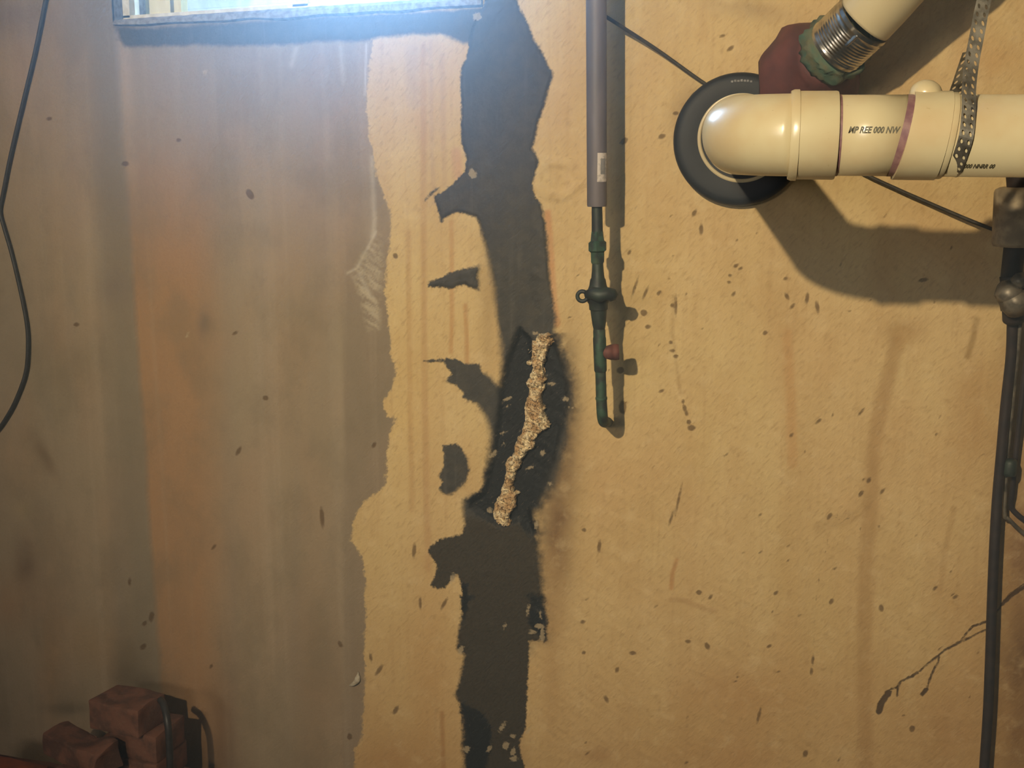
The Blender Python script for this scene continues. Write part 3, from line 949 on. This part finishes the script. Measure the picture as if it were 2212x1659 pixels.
def strap(bm, ctrl, width, pitch=.0095):
    pts = spline([c[0] for c in ctrl], 160)
    # resample
    cum = [0]
    for i in range(1, len(pts)):
        cum.append(cum[-1] + (pts[i] - pts[i - 1]).length)
    n = int(cum[-1] / pitch)
    rs, ws = [], []
    for k in range(n * 2 + 1):
        s = cum[-1] * k / (2 * n)
        i = min(max(np.searchsorted(cum, s) - 1, 0), len(pts) - 2)
        t = (s - cum[i]) / max(cum[i + 1] - cum[i], 1e-9)
        rs.append(pts[i].lerp(pts[i + 1], t))
        f = s / cum[-1] * (len(ctrl) - 1)
        j = min(int(f), len(ctrl) - 2)
        ws.append(ctrl[j][1].lerp(ctrl[j + 1][1], f - j).normalized())
    rows = 2
    for i in range(n):
        p0, p1, p2 = rs[2 * i], rs[2 * i + 1], rs[2 * i + 2]
        w0, w1, w2 = ws[2 * i], ws[2 * i + 1], ws[2 * i + 2]
        for rw in range(rows):
            a0 = -.5 + rw / rows
            a1 = a0 + 1 / rows
            am = (a0 + a1) / 2

            def S(u, v):       # u,v in -1..1 within the cell
                aa = (am + (a1 - am) * u) * width
                if v < 0:
                    return p1.lerp(p0, -v) + w1.lerp(w0, -v) * aa
                return p1.lerp(p2, v) + w1.lerp(w2, v) * aa
            outer = [(-1, -1), (0, -1), (1, -1), (1, 0), (1, 1), (0, 1), (-1, 1), (-1, 0)]
            inner = []
            for k in range(8):
                an = math.radians(-135 + 45 * k)
                x_, y_ = math.cos(an), math.sin(an)
                inner.append((.42 * x_ + .22 * y_, .62 * y_))
            vo = [bm.verts.new(S(*q)) for q in outer]
            vi = [bm.verts.new(S(*q)) for q in inner]
            for k in range(8):
                bm.faces.new((vo[k], vo[(k + 1) % 8], vi[(k + 1) % 8], vi[k]))
    bmesh.ops.remove_doubles(bm, verts=bm.verts, dist=.00005)


X_ = Vector((1, 0, 0))
bm = bmesh.new()
Wd = lambda a, b=0: Vector((math.cos(math.radians(a)), b, math.sin(math.radians(a))))
strap(bm, [(P(2135, -420, 0.632), Wd(-5, .2)), (P(2130, -60, 0.650), Wd(-5, .3)), (P(2117, 40, 0.659), Wd(-5, .5)), (P(2100, 130, 0.672), Wd(-8, .5)), (P(2093, 190, 0.686), Wd(-10, .3)),
           (P(2093, 232, 0.695), Wd(-10)), (P(2088, 290, 0.702), Wd(-12)), (P(2075, 335, 0.694), Wd(-15)),
           (P(2062, 368, 0.675), Wd(-15)), (P(2052, 378, 0.650), Wd(-15)), (P(2050, 368, 0.623), Wd(-15)), (P(2055, 290, 0.598), Wd(-10)),
           (P(2062, 215, 0.610), Wd(-10)), (P(2075, 170, 0.632), Wd(10, -.2)), (P(2095, 110, 0.655), Wd(15, -.2))], .0165)
st = obj('pipe_strap', bm, steel, None, False)
so = st.modifiers.new('s', 'SOLIDIFY'); so.thickness = .0009; so.offset = 0
tag(st, 'perforated galvanised metal hanger strap looped around the white drain pipe', 'strap')

# ------------------------------------------------------------------ grey riser with old copper valve
gp = simple('grey_pipe_paint', (112, 104, 106), (96, 90, 92), .55, scale=30, stretch=(1, 1, .2), bs=.15)
cop = NT('verdigris_copper')
nz = cop.noise(cop.coord(), 60, 4)
nb = cop.noise(cop.coord(), 22, 2)
c_ = cop.mix(cop.step(nz, .4, .62), lin((48, 52, 50)), lin((58, 84, 68)))
c_ = cop.mix(cop.step(nb, .55, .7, 0, .6), c_, lin((92, 106, 84)))
cop.bsdf(c_, .6, .15, .4, bump=nz, bs=.4, bd=.001)
cop = cop.m
brz = simple('dark_bronze', (44, 46, 46), (56, 66, 58), .55, .3, scale=50, bs=.4)
redc = simple('rusty_red_cap', (112, 66, 56), (84, 52, 48), .7, scale=60, bs=.3)
stick = NT('sticker')
nz = stick.noise(stick.coord(), 160, 2)
stick.bsdf(stick.mix(stick.step(nz, .45, .6), lin((206, 196, 186)), lin((176, 168, 160))), .6)
stick = stick.m
D1 = .125
kx = (2.2 - D1) / F


def cx(y):      # centre line in px
    return np.interp(y, [-200, 0, 445, 640, 760, 860, 900, 1000], [1288, 1288, 1289.5, 1292, 1296, 1299, 1301, 1304])


riser = thing('water_pipe', 'grey vertical water pipe with corroded green copper valve, ending low on the wall', 'pipe', P(1289, 445, D1))


def vprof(name, prof, mat, label=None, seg=28, d=D1, sh=True):
    bm = bmesh.new()
    pts = [P(float(cx(y)), y, d) for y, r in prof]
    rd = [r * kx for y, r in prof]
    # keep rings horizontal-ish: fixed axis
    axis = (pts[-1] - pts[0]).normalized()
    sweep_fixed(bm, pts, rd, axis, seg, True)
    o = obj(name, bm, mat, riser, True, label)
    if sh:
        sharp(o, 40)
    return o


vprof('pipe_sleeve', [(-900, 21.5), (0, 21.7), (200, 21.6), (442, 21.5), (446, 20.5)], gp)
vprof('copper_tube', [(440, 11.5), (500, 12.2), (518, 12.5)], brz)
vprof('coupling_nut', [(500, 13.5), (512, 15), (520, 16), (524, 21), (541, 21), (545, 16), (566, 15.5), (570, 13)], cop, seg=6)
vprof('valve_body', [(566, 12), (585, 13), (600, 14.5), (604, 17), (616, 19), (624, 22), (632, 27), (644, 27), (652, 24), (656, 21), (668, 20.5), (670, 18), (676, 17.5), (700, 15), (712, 12.5)], brz, seg=16)
# wing handle with an eye on the left, round lobe on the right
bm = bmesh.new()
q = P(1258, 640, D1 + .022)
for k in range(20):
    a0 = 2 * math.pi * k / 20
sweep(bm, [q + Vector((math.cos(2 * math.pi * k / 20) * .0085, 0, math.sin(2 * math.pi * k / 20) * .0085)) for k in range(21)], .0036, 10, False)
sweep(bm, [P(1264, 636, D1 + .022), P(1280, 634, D1 + .024), P(1295, 638, D1 + .025), P(1312, 634, D1 + .023), P(1324, 638, D1 + .02), P(1332, 642, D1 + .02)], [.006, .011, .013, .011, .0115, .006], 14)
obj('valve_handle', bm, brz, riser)
vprof('drain_tee', [(708, 12), (714, 13.5), (728, 13.5), (731, 14.5), (800, 14), (803, 12.5)], cop)
vprof('lower_tube', [(800, 11.8), (850, 12), (857, 12), (858, 13.2), (863, 13.2), (864, 12), (885, 12.3)], cop)
bm = bmesh.new()
sweep(bm, spline([P(1300, 880, D1), P(1301, 896, D1 - .002), P(1303, 908, D1 - .015), P(1306, 912, D1 - .04), P(1312, 912, 0.0)], 24), .0098, 20)
obj('tail_elbow', bm, cop, riser)
bm = bmesh.new()
c0 = P(1300, 762, D1)
c1 = P(1337, 760, D1 - .004)
axd = (c1 - c0)
lathe(bm, c0, axd, [(0, .009), (axd.length * .55, .014), (axd.length * .56, .0135), (axd.length * .8, .0145), (axd.length, .0135)], 20)
obj('drain_cap', bm, redc, riser, label='rusty red cap on the side outlet')
bm = bmesh.new()
rs_ = 22.2 * kx
ctr = P(1289, 360, D1)
rows = []
for j in range(9):
    z = P(1289, 330 + j * 62 / 8, D1).z
    row = []
    for k in range(11):
        a = math.radians(-92 + 68 * (k / 10) + (0 if j else 0)) + math.radians(12)
        row.append(bm.verts.new((ctr.x + math.cos(a) * rs_, ctr.y + math.sin(a) * rs_, z)))
    rows.append(row)
for j in range(8):
    for k in range(10):
        bm.faces.new((rows[j][k], rows[j][k + 1], rows[j + 1][k + 1], rows[j + 1][k]))
o = obj('sticker', bm, stick, riser, label='small pale sticker on the grey pipe')
bm = bmesh.new()
rows = []
for j in range(5):
    z = P(1289, 342 + j * 34 / 4, D1).z
    row = []
    for k in range(6):
        a = math.radians(-62 + 30 * (k / 5))
        row.append(bm.verts.new((ctr.x + math.cos(a) * (rs_ + .0004), ctr.y + math.sin(a) * (rs_ + .0004), z)))
    rows.append(row)
for j in range(4):
    for k in range(5):
        bm.faces.new((rows[j][k], rows[j][k + 1], rows[j + 1][k + 1], rows[j + 1][k]))
obj('sticker_print', bm, simple('sticker_grey', (140, 136, 132), (120, 118, 114), .6, scale=100), o)

# ------------------------------------------------------------------ slanting vent pipe with clamp and maroon stub
vent = thing('slanted_pipe', 'slanted white plastic pipe clamped to a maroon stub above the drain pipe', 'pipe', P(1745, 165, .0))
maroon = simple('maroon_clay', (104, 58, 54), (82, 46, 46), .75, scale=18, bs=.4, bd=.002)
green = simple('green_corrosion', (74, 100, 84), (96, 96, 72), .8, scale=50, bs=.8, bd=.003)
chrome = NT('clamp_steel')
tc = chrome.noise(chrome.coord(), 40, 2)
chrome.bsdf(chrome.mix(chrome.step(tc, .4, .6), lin((200, 196, 188)), lin((150, 146, 140))), .22, 1.0)
chrome = chrome.m
pB = P(1738, 168, .02)
pC = P(1810, 98, .16)
pD = P(1864, 46, .19)
pE = P(1905, 2, .205)
pF = P(2010, -110, .235)
pG = P(2090, -200, .25)
sc_ = 2.02 / F
bm = bmesh.new()
sweep(bm, spline([P(1868, 42, .192), pE, P(1960, -60, .225), pF, pG, P(2120, -420, .27)], 40), 61 * sc_, 40)
obj('white_pipe', bm, pvc, vent)
axd = (pD - pC)
bm = bmesh.new()
L_ = axd.length
prof = [(-.006, 58), (-.006, 62), (0, 63.5), (.003, 62)]
nr = 9
for i in range(nr):
    s = .004 + (L_ - .008) * i / nr
    prof += [(s, 62.6), (s + L_ / nr * .35, 61.6)]
prof += [(L_ - .003, 62), (L_, 63.5), (L_ + .006, 62), (L_ + .006, 58)]
lathe(bm, pC, axd, [(a, r * sc_) for a, r in prof], 48, False)
sharp(obj('steel_clamp', bm, chrome, vent, label='shiny ribbed stainless clamp band'), 30)
bm = bmesh.new()
un = axd.normalized()
sd_v = un.cross(Vector((0, 1, 0))).normalized()
qq = pC.lerp(pD, .35) + sd_v * 63 * sc_ * -.2 + Vector((0, -60 * sc_, 0))
box(bm, Vector((-.009, -.006, -.013)), Vector((.009, .004, .013)), .0015)
bmesh.ops.transform(bm, matrix=Matrix.Translation(qq) @ un.to_track_quat('Z', 'Y').to_matrix().to_4x4(), verts=bm.verts)
obj('clamp_screw', bm, chrome, vent)
# green corroded collar
bm = bmesh.new()
down = (pB - pC).normalized()
rings = lathe(bm, pC + un * .004, down, [(0, 58 * sc_), (.004, 61 * sc_), (.014, 62 * sc_), (.026, 63 * sc_), (.036, 60 * sc_)], 48)
for v in bm.verts:
    nn = abs(mnoise.noise(v.co * 45)) * .016 + mnoise.noise(v.co * 160) * .006
    rr = (v.co - pC)
    rr -= down * rr.dot(down)
    v.co += rr.normalized() * nn + down * mnoise.noise(v.co * 50 + Vector((9, 0, 0))) * .006
obj('corroded_collar', bm, green, vent)
# maroon bell flaring toward the wall, slightly faceted
bm = bmesh.new()
st_ = pC + down * .030
Lm = (pB - st_).length
lathe(bm, st_, down, [(0, 50 * sc_), (.002, 64 * sc_), (.02, 70 * sc_), (.05, 88 * sc_), (Lm * .62, 106 * sc_), (Lm * .8, 112 * sc_), (Lm, 108 * sc_)], 26)
for v in bm.verts:
    rr = (v.co - st_)
    rr -= down * rr.dot(down)
    if rr.length > 1e-6:
        v.co += rr.normalized() * (mnoise.noise(v.co * 22) * .012)
    v.co.y = min(v.co.y, .004)
obj('maroon_stub', bm, maroon, vent)

# ------------------------------------------------------------------ cables
blk = simple('black_cable_jacket', (52, 50, 50), (40, 38, 38), .5, scale=80)
bm = bmesh.new()
sweep(bm, spline([P(120, -420, .014), P(108, -60, .014), P(98, 0, .014), P(76, 110, .014), P(50, 220, .014), P(24, 330, .014), P(6, 420, .014), P(0, 455, .014), P(8, 490, .014), P(24, 545, .014), P(42, 620, .014),
                 P(56, 690, .014), P(60, 740, .014), P(56, 800, .014), P(40, 850, .014), P(18, 895, .014), P(-15, 940, .014), P(-80, 1000, .014), P(-130, 1100, .014)], 180), .0036, 12)
tag(obj('loose_cable', bm, blk), 'thin black cable looping down the left side of the wall', 'cable')
bm = bmesh.new()
sweep(bm, spline([P(1280, 18, .05), P(1312, 38, .046), P(1420, 108, .018), P(1532, 187, .007), P(1640, 248, .0055), P(1750, 312, .007), P(1856, 370, .012), P(1930, 405, .016), P(2010, 440, .02), P(2090, 474, .026), P(2160, 502, .036), P(2172, 512, .05)], 120), .0032, 12)
tag(obj('ground_wire', bm, simple('dark_wire', (66, 60, 48), (46, 42, 36), .6, scale=90)), 'straight dark wire slanting down across the wall behind the white drain', 'wire')

# ------------------------------------------------------------------ plumbing at the right edge
iron = simple('old_iron', (168, 154, 128), (132, 120, 98), .75, .2, scale=50, bs=.5, bd=.002)
gal = simple('dull_grey_metal', (134, 126, 112), (84, 78, 68), .5, .5, scale=45, bs=.4)
dkm = simple('brown_black_iron', (48, 38, 36), (34, 28, 30), .65, scale=50, bs=.4)
sup = thing('supply_pipe', 'worn grey iron pipe with clamps at the right edge, ground wire fixed to it', 'pipe', P(2195, 640, .08))
bm = bmesh.new()
D2 = .11
lathe(bm, P(2202, 404, D2), P(2196, 520, D2) - P(2202, 404, D2), [(0, .030), (.003, .036), (.008, .038), (.088, .038), (.094, .036), (.096, .022)], 36)
obj('iron_fitting', bm, iron, sup)
bm = bmesh.new()
sweep(bm, spline([P(2300, -500, D2), P(2300, -100, D2), P(2296, 180, D2), P(2258, 300, D2), P(2206, 350, D2), P(2203, 408, D2)], 40), .020, 24)
obj('iron_pipe', bm, dkm, sup)
bm = bmesh.new()
sweep(bm, [P(2196, 512, D2), P(2190, 545, D2), P(2184, 600, D2)], [.018, .0165, .0165], 24)
obj('iron_pipe', bm, dkm, sup)
bm = bmesh.new()
for (a, b, r0, r1) in (((2176, 622), (2180, 640), .017, .020), ((2186, 612), (2212, 604), .010, .012), ((2180, 640), (2200, 662), .020, .022), ((2186, 660), (2222, 640), .010, .014)):
    sweep(bm, [P(*a, D2 + .01), P((a[0] + b[0]) / 2, (a[1] + b[1]) / 2, D2 + .02), P(*b, D2 + .01)], [r0, max(r0, r1) * 1.08, r1], 20)
for v in bm.verts:
    v.co += Vector((1, 1, 1)) * mnoise.noise(v.co * 90) * .003
obj('pipe_clamp', bm, gal, sup)
bm = bmesh.new()
sweep(bm, spline([P(2184, 596, D2), P(2188, 640, D2), P(2190, 690, D2 - .02)], 14), [.018] * 15, 20)
obj('valve_neck', bm, dkm, sup)
bm = bmesh.new()
ctl = [P(2187, 690, .085), P(2184, 770, .075), P(2172, 880, .065), P(2163, 980, .06), P(2154, 1080, .055), P(2148, 1180, .055), P(2143, 1300, .055), P(2139, 1420, .055), P(2134, 1540, .055), P(2126, 1659, .055), P(2110, 1900, .055)]
sweep(bm, spline(ctl, 100), .0088, 20)
tag(obj('down_pipe', bm, dkm), 'slim dark brown pipe running down the right side of the wall', 'pipe')
bm = bmesh.new()
sweep(bm, spline([P(2212, 680, .09), P(2204, 700, .085), P(2197, 770, .075), P(2186, 880, .06), P(2176, 980, .05), P(2172, 1040, .045), P(2170, 1110, .04), P(2180, 1122, .038), P(2212, 1152, .035), P(2280, 1200, .035), P(2640, 1420, .035)], 90), .0036, 12)
tag(obj('grey_tubing', bm, gal), 'thin dull grey tube beside the dark down pipe, bending off right', 'tube')
bm = bmesh.new()
sweep(bm, spline([P(2228, 690, .06), P(2215, 790, .05), P(2203, 900, .042), P(2193, 990, .036), P(2187, 1060, .028), P(2184, 1092, .02), P(2194, 1108, .018), P(2220, 1128, .018), P(2294, 1176, .018), P(2650, 1396, .018)], 90), .0048, 12)
tag(obj('black_tubing', bm, dkm), 'thin blackish tube right of the grey tube', 'tube')
bm = bmesh.new()
q = P(2181, 1010, .058)
lathe(bm, q + Vector((0, 0, .016)), (0, 0, -1), [(0, .004), (.002, .0105), (.008, .0125), (.024, .0125), (.030, .0105), (.032, .004)], 18)
tag(obj('tube_clip', bm, brz), 'small dark clip holding the two tubes together', 'clip')

# ------------------------------------------------------------------ crumbly mortar ridge in the crack
RIDGE = [(1156, 733), (1164, 716), (1182, 716), (1192, 722), (1196, 740), (1186, 770), (1177, 790), (1182, 817), (1175, 846), (1177, 878),
         (1192, 916), (1190, 927), (1168, 937), (1157, 952), (1151, 970), (1136, 988), (1116, 1024), (1111, 1052), (1126, 1066), (1121, 1088),
         (1108, 1102), (1106, 1134), (1085, 1140), (1067, 1118), (1063, 1088), (1077, 1071), (1088, 1040), (1094, 1018), (1089, 1004), (1092, 992),
         (1108, 976), (1116, 950), (1134, 916), (1133, 876), (1140, 846), (1139, 820), (1146, 800), (1141, 785), (1147, 735)]
gu = np.arange(1052, 1205, 2.0)
gv = np.arange(705, 1152, 2.0)
RU, RV = np.meshgrid(gu, gv)
jx = (vnoise(RU, RV, 9, 14, 70) - .5) * 15
rsd = sdf(RU + jx, RV + (vnoise(RU, RV, 11, 9, 71) - .5) * 14, RIDGE) - 2.2
rd_ = vnoise(RU * .9 + RV * .45, -RU * .45 + RV * .9, 26, 9, 72, 3)
hh = np.clip(rsd / 4, 0, 1) * .008 + np.clip(rsd / 12, 0, 1) * .004
hh += np.clip(rsd / 6, 0, 1) * (np.abs(rd_ - .5) * -.034 + .004 + (vnoise(RU, RV, 6, 9, 73, 3) - .5) * .012)
hh = np.maximum(hh, 0.0006)
bm = bmesh.new()
idx = {}
top = {}
for j in range(RU.shape[0] - 1):
    for i in range(RU.shape[1] - 1):
        if min(rsd[j, i], rsd[j + 1, i], rsd[j, i + 1], rsd[j + 1, i + 1]) < -1.5:
            continue
        fv = []
        for (a_, b_) in ((j, i), (j, i + 1), (j + 1, i + 1), (j + 1, i)):
            if (a_, b_) not in idx:
                p = P(RU[a_, b_], RV[a_, b_], 0)
                idx[(a_, b_)] = bm.verts.new((p.x, -float(hh[a_, b_]) - .001 + (0.012 if rsd[a_, b_] < 0 else 0), p.z))
            fv.append(idx[(a_, b_)])
        bm.faces.new(fv)
mort = NT('crumbly_mortar')
nz = mort.noise(mort.coord(), 55, 4)
n_ = mort.noise(mort.coord(), 260, 3)
c_ = mort.mix(mort.step(nz, .38, .6), lin((236, 220, 182)), lin((196, 164, 120)))
c_ = mort.mix(mort.step(n_, .34, .5, .85, 0), c_, lin((74, 54, 36)))
mort.bsdf(c_, .9, 0, .3, bump=n_, bs=.8, bd=.003)
ro = obj('mortar_ridge', bm, mort.m, None, False)
so = ro.modifiers.new('s', 'SOLIDIFY'); so.thickness = .008; so.offset = -1
tag(ro, 'crumbly beige mortar bulging from the black crack in the wall', 'mortar')

# small plaster drip on the wall
bm = bmesh.new()
sweep(bm, spline([P(774, 1452, .002), P(773, 1464, .003), P(770, 1472, .005), P(762, 1478, .006), P(754, 1481, .004)], 12), [.0018, .002, .004, .0055, .006, .006, .0055, .005, .0045, .004, .0035, .002, .001][:13], 10)
tag(obj('plaster_drip', bm, simple('pale_plaster', (196, 190, 172), (160, 150, 130), .7, scale=150)), 'small pale plaster drip stuck low on the grey wall', 'plaster')

# ------------------------------------------------------------------ bricks in the lower left corner
brick_m = NT('brick_clay')
oi = brick_m.n('ShaderNodeObjectInfo')
nz = brick_m.noise(brick_m.coord(), 26, 4)
n_ = brick_m.noise(brick_m.coord(), 140, 3)
c_ = brick_m.mix(brick_m.step(nz, .38, .62), lin((122, 84, 68)), lin((92, 66, 56)))
c_ = brick_m.mix(brick_m.step(n_, .55, .75, 0, .5), c_, lin((130, 106, 86)))
brick_m.bsdf(c_, .92, 0, .25, bump=n_, bs=.6, bd=.002)
brick_m = brick_m.m
brick_r = simple('orange_brick_clay', (142, 74, 44), (112, 58, 36), .9, scale=30, bs=.5, bd=.002)


def brick(name, label, corner, ang, dims, mat, seed=0, rough=.004, chew=0.0):
    """corner = nearest bottom vertical edge; the long side runs back-left from it"""
    bm = bmesh.new()
    l, w_, h = dims
    box(bm, (-l, 0, 0), (0, w_, h), .005)
    bmesh.ops.subdivide_edges(bm, edges=[e for e in bm.edges if e.calc_length() > .012], cuts=5, use_grid_fill=True)
    off = Vector((seed * 3.1, seed * 1.7, 0))
    for v in bm.verts:
        p = v.co * 22 + off
        dv = Vector((mnoise.noise(p), mnoise.noise(p + Vector((5, 0, 0))), mnoise.noise(p + Vector((0, 5, 0)))))
        v.co += dv * rough
        if v.co.z > h * .8 and chew:
            v.co.z -= chew * max(0, mnoise.noise(v.co * 14 + off) + .25) * 1.6
        v.co.z = max(v.co.z, 0)
    bmesh.ops.rotate(bm, verts=bm.verts, cent=(0, 0, 0), matrix=Matrix.Rotation(ang, 3, 'Z'))
    o = obj(name, bm, mat, None, True)
    sharp(o, 30)
    o.location = corner
    tag(o, label, 'brick', 'bricks piled in the lower left corner')
    return o


HB = .19 + 3 * .0567
q = P(300, 1600, .2)
brick('brick', 'reddish brown brick half topmost on the pile', (q.x, q.y, HB), math.radians(-12), (.118, .085, .0585), brick_m, 1, .005)
brick('brick', 'dark reddish brick directly under the topmost brick', (-1.076, -.188, HB - .0567), math.radians(-8), (.11, .10, .0567), brick_m, 2, .003)
brick('brick', 'broken brick with chipped top lying in front of the topmost brick', (-1.158, -.268, HB - .0567 + .004), math.radians(-24), (.165, .060, .052), brick_m, 5, .008, .012)
brick('brick', 'orange brick peeking in at the very bottom left corner', (-1.300, -.315, .19 + .0567), math.radians(-10), (.19, .09, .0540), brick_r, 6, .004)
# what carries them, below the frame
bm = bmesh.new(); box(bm, (-1.56, -.42, 0), (-1.04, -.07, .19), .006)
tag(obj('concrete_block', bm, conc_m, None, False), 'grey concrete block under the brick pile', 'block')
for (x, y, an, s_, lab) in ((-1.055, -.205, -4, 8, 'brick low on the right of the pile, resting on the concrete block'), (-1.285, -.245, -5, 10, 'brick low on the left of the pile, under the orange brick')):
    brick('brick', lab, (x, y, .19), math.radians(an), (.215, .115, .0567), brick_m, s_, .003)
brick('brick', 'brick in the middle of the pile, second up from the block', (-1.078, -.190, .19 + .0567), math.radians(-7), (.17, .11, .0567), brick_m, 12, .003)
brick('brick', 'brick under the broken brick at the front of the pile', (-1.150, -.335, .19), math.radians(-20), (.17, .100, .0567), brick_m, 14, .003)
brick('brick', 'brick right beneath the broken chipped brick', (-1.155, -.320, .19 + .0567), math.radians(-22), (.13, .085, .0600), brick_m, 15, .003)
bm = bmesh.new()
sweep(bm, spline([P(347, 1512, .17), P(354, 1524, .19), P(362, 1560, .21), P(366, 1610, .215), P(367, 1670, .215), P(364, 1760, .21)], 40), .0068, 12)
tag(obj('black_strap', bm, blk), 'short black strap hanging down beside the brick pile', 'strap')

# ------------------------------------------------------------------ added haze volume standing in for lens glare at the window
hz = NT('glare_haze')
vs_ = hz.n('ShaderNodeVolumeScatter')
vs_.inputs['Color'].default_value = (.6, .8, 1, 1)
vs_.inputs['Density'].default_value = .34
vs_.inputs['Anisotropy'].default_value = .2
hz.L(vs_.outputs[0], hz.out.inputs['Volume'])
bm = bmesh.new(); box(bm, (X0 + .01, -.60, .01), (X1 - .01, -.012, ZT - .01))
air = obj('glare_haze', bm, hz.m, None, False)
air['kind'] = 'stuff'
tag(air, 'haze volume added for the bluish lens glare below the bright window', 'haze')
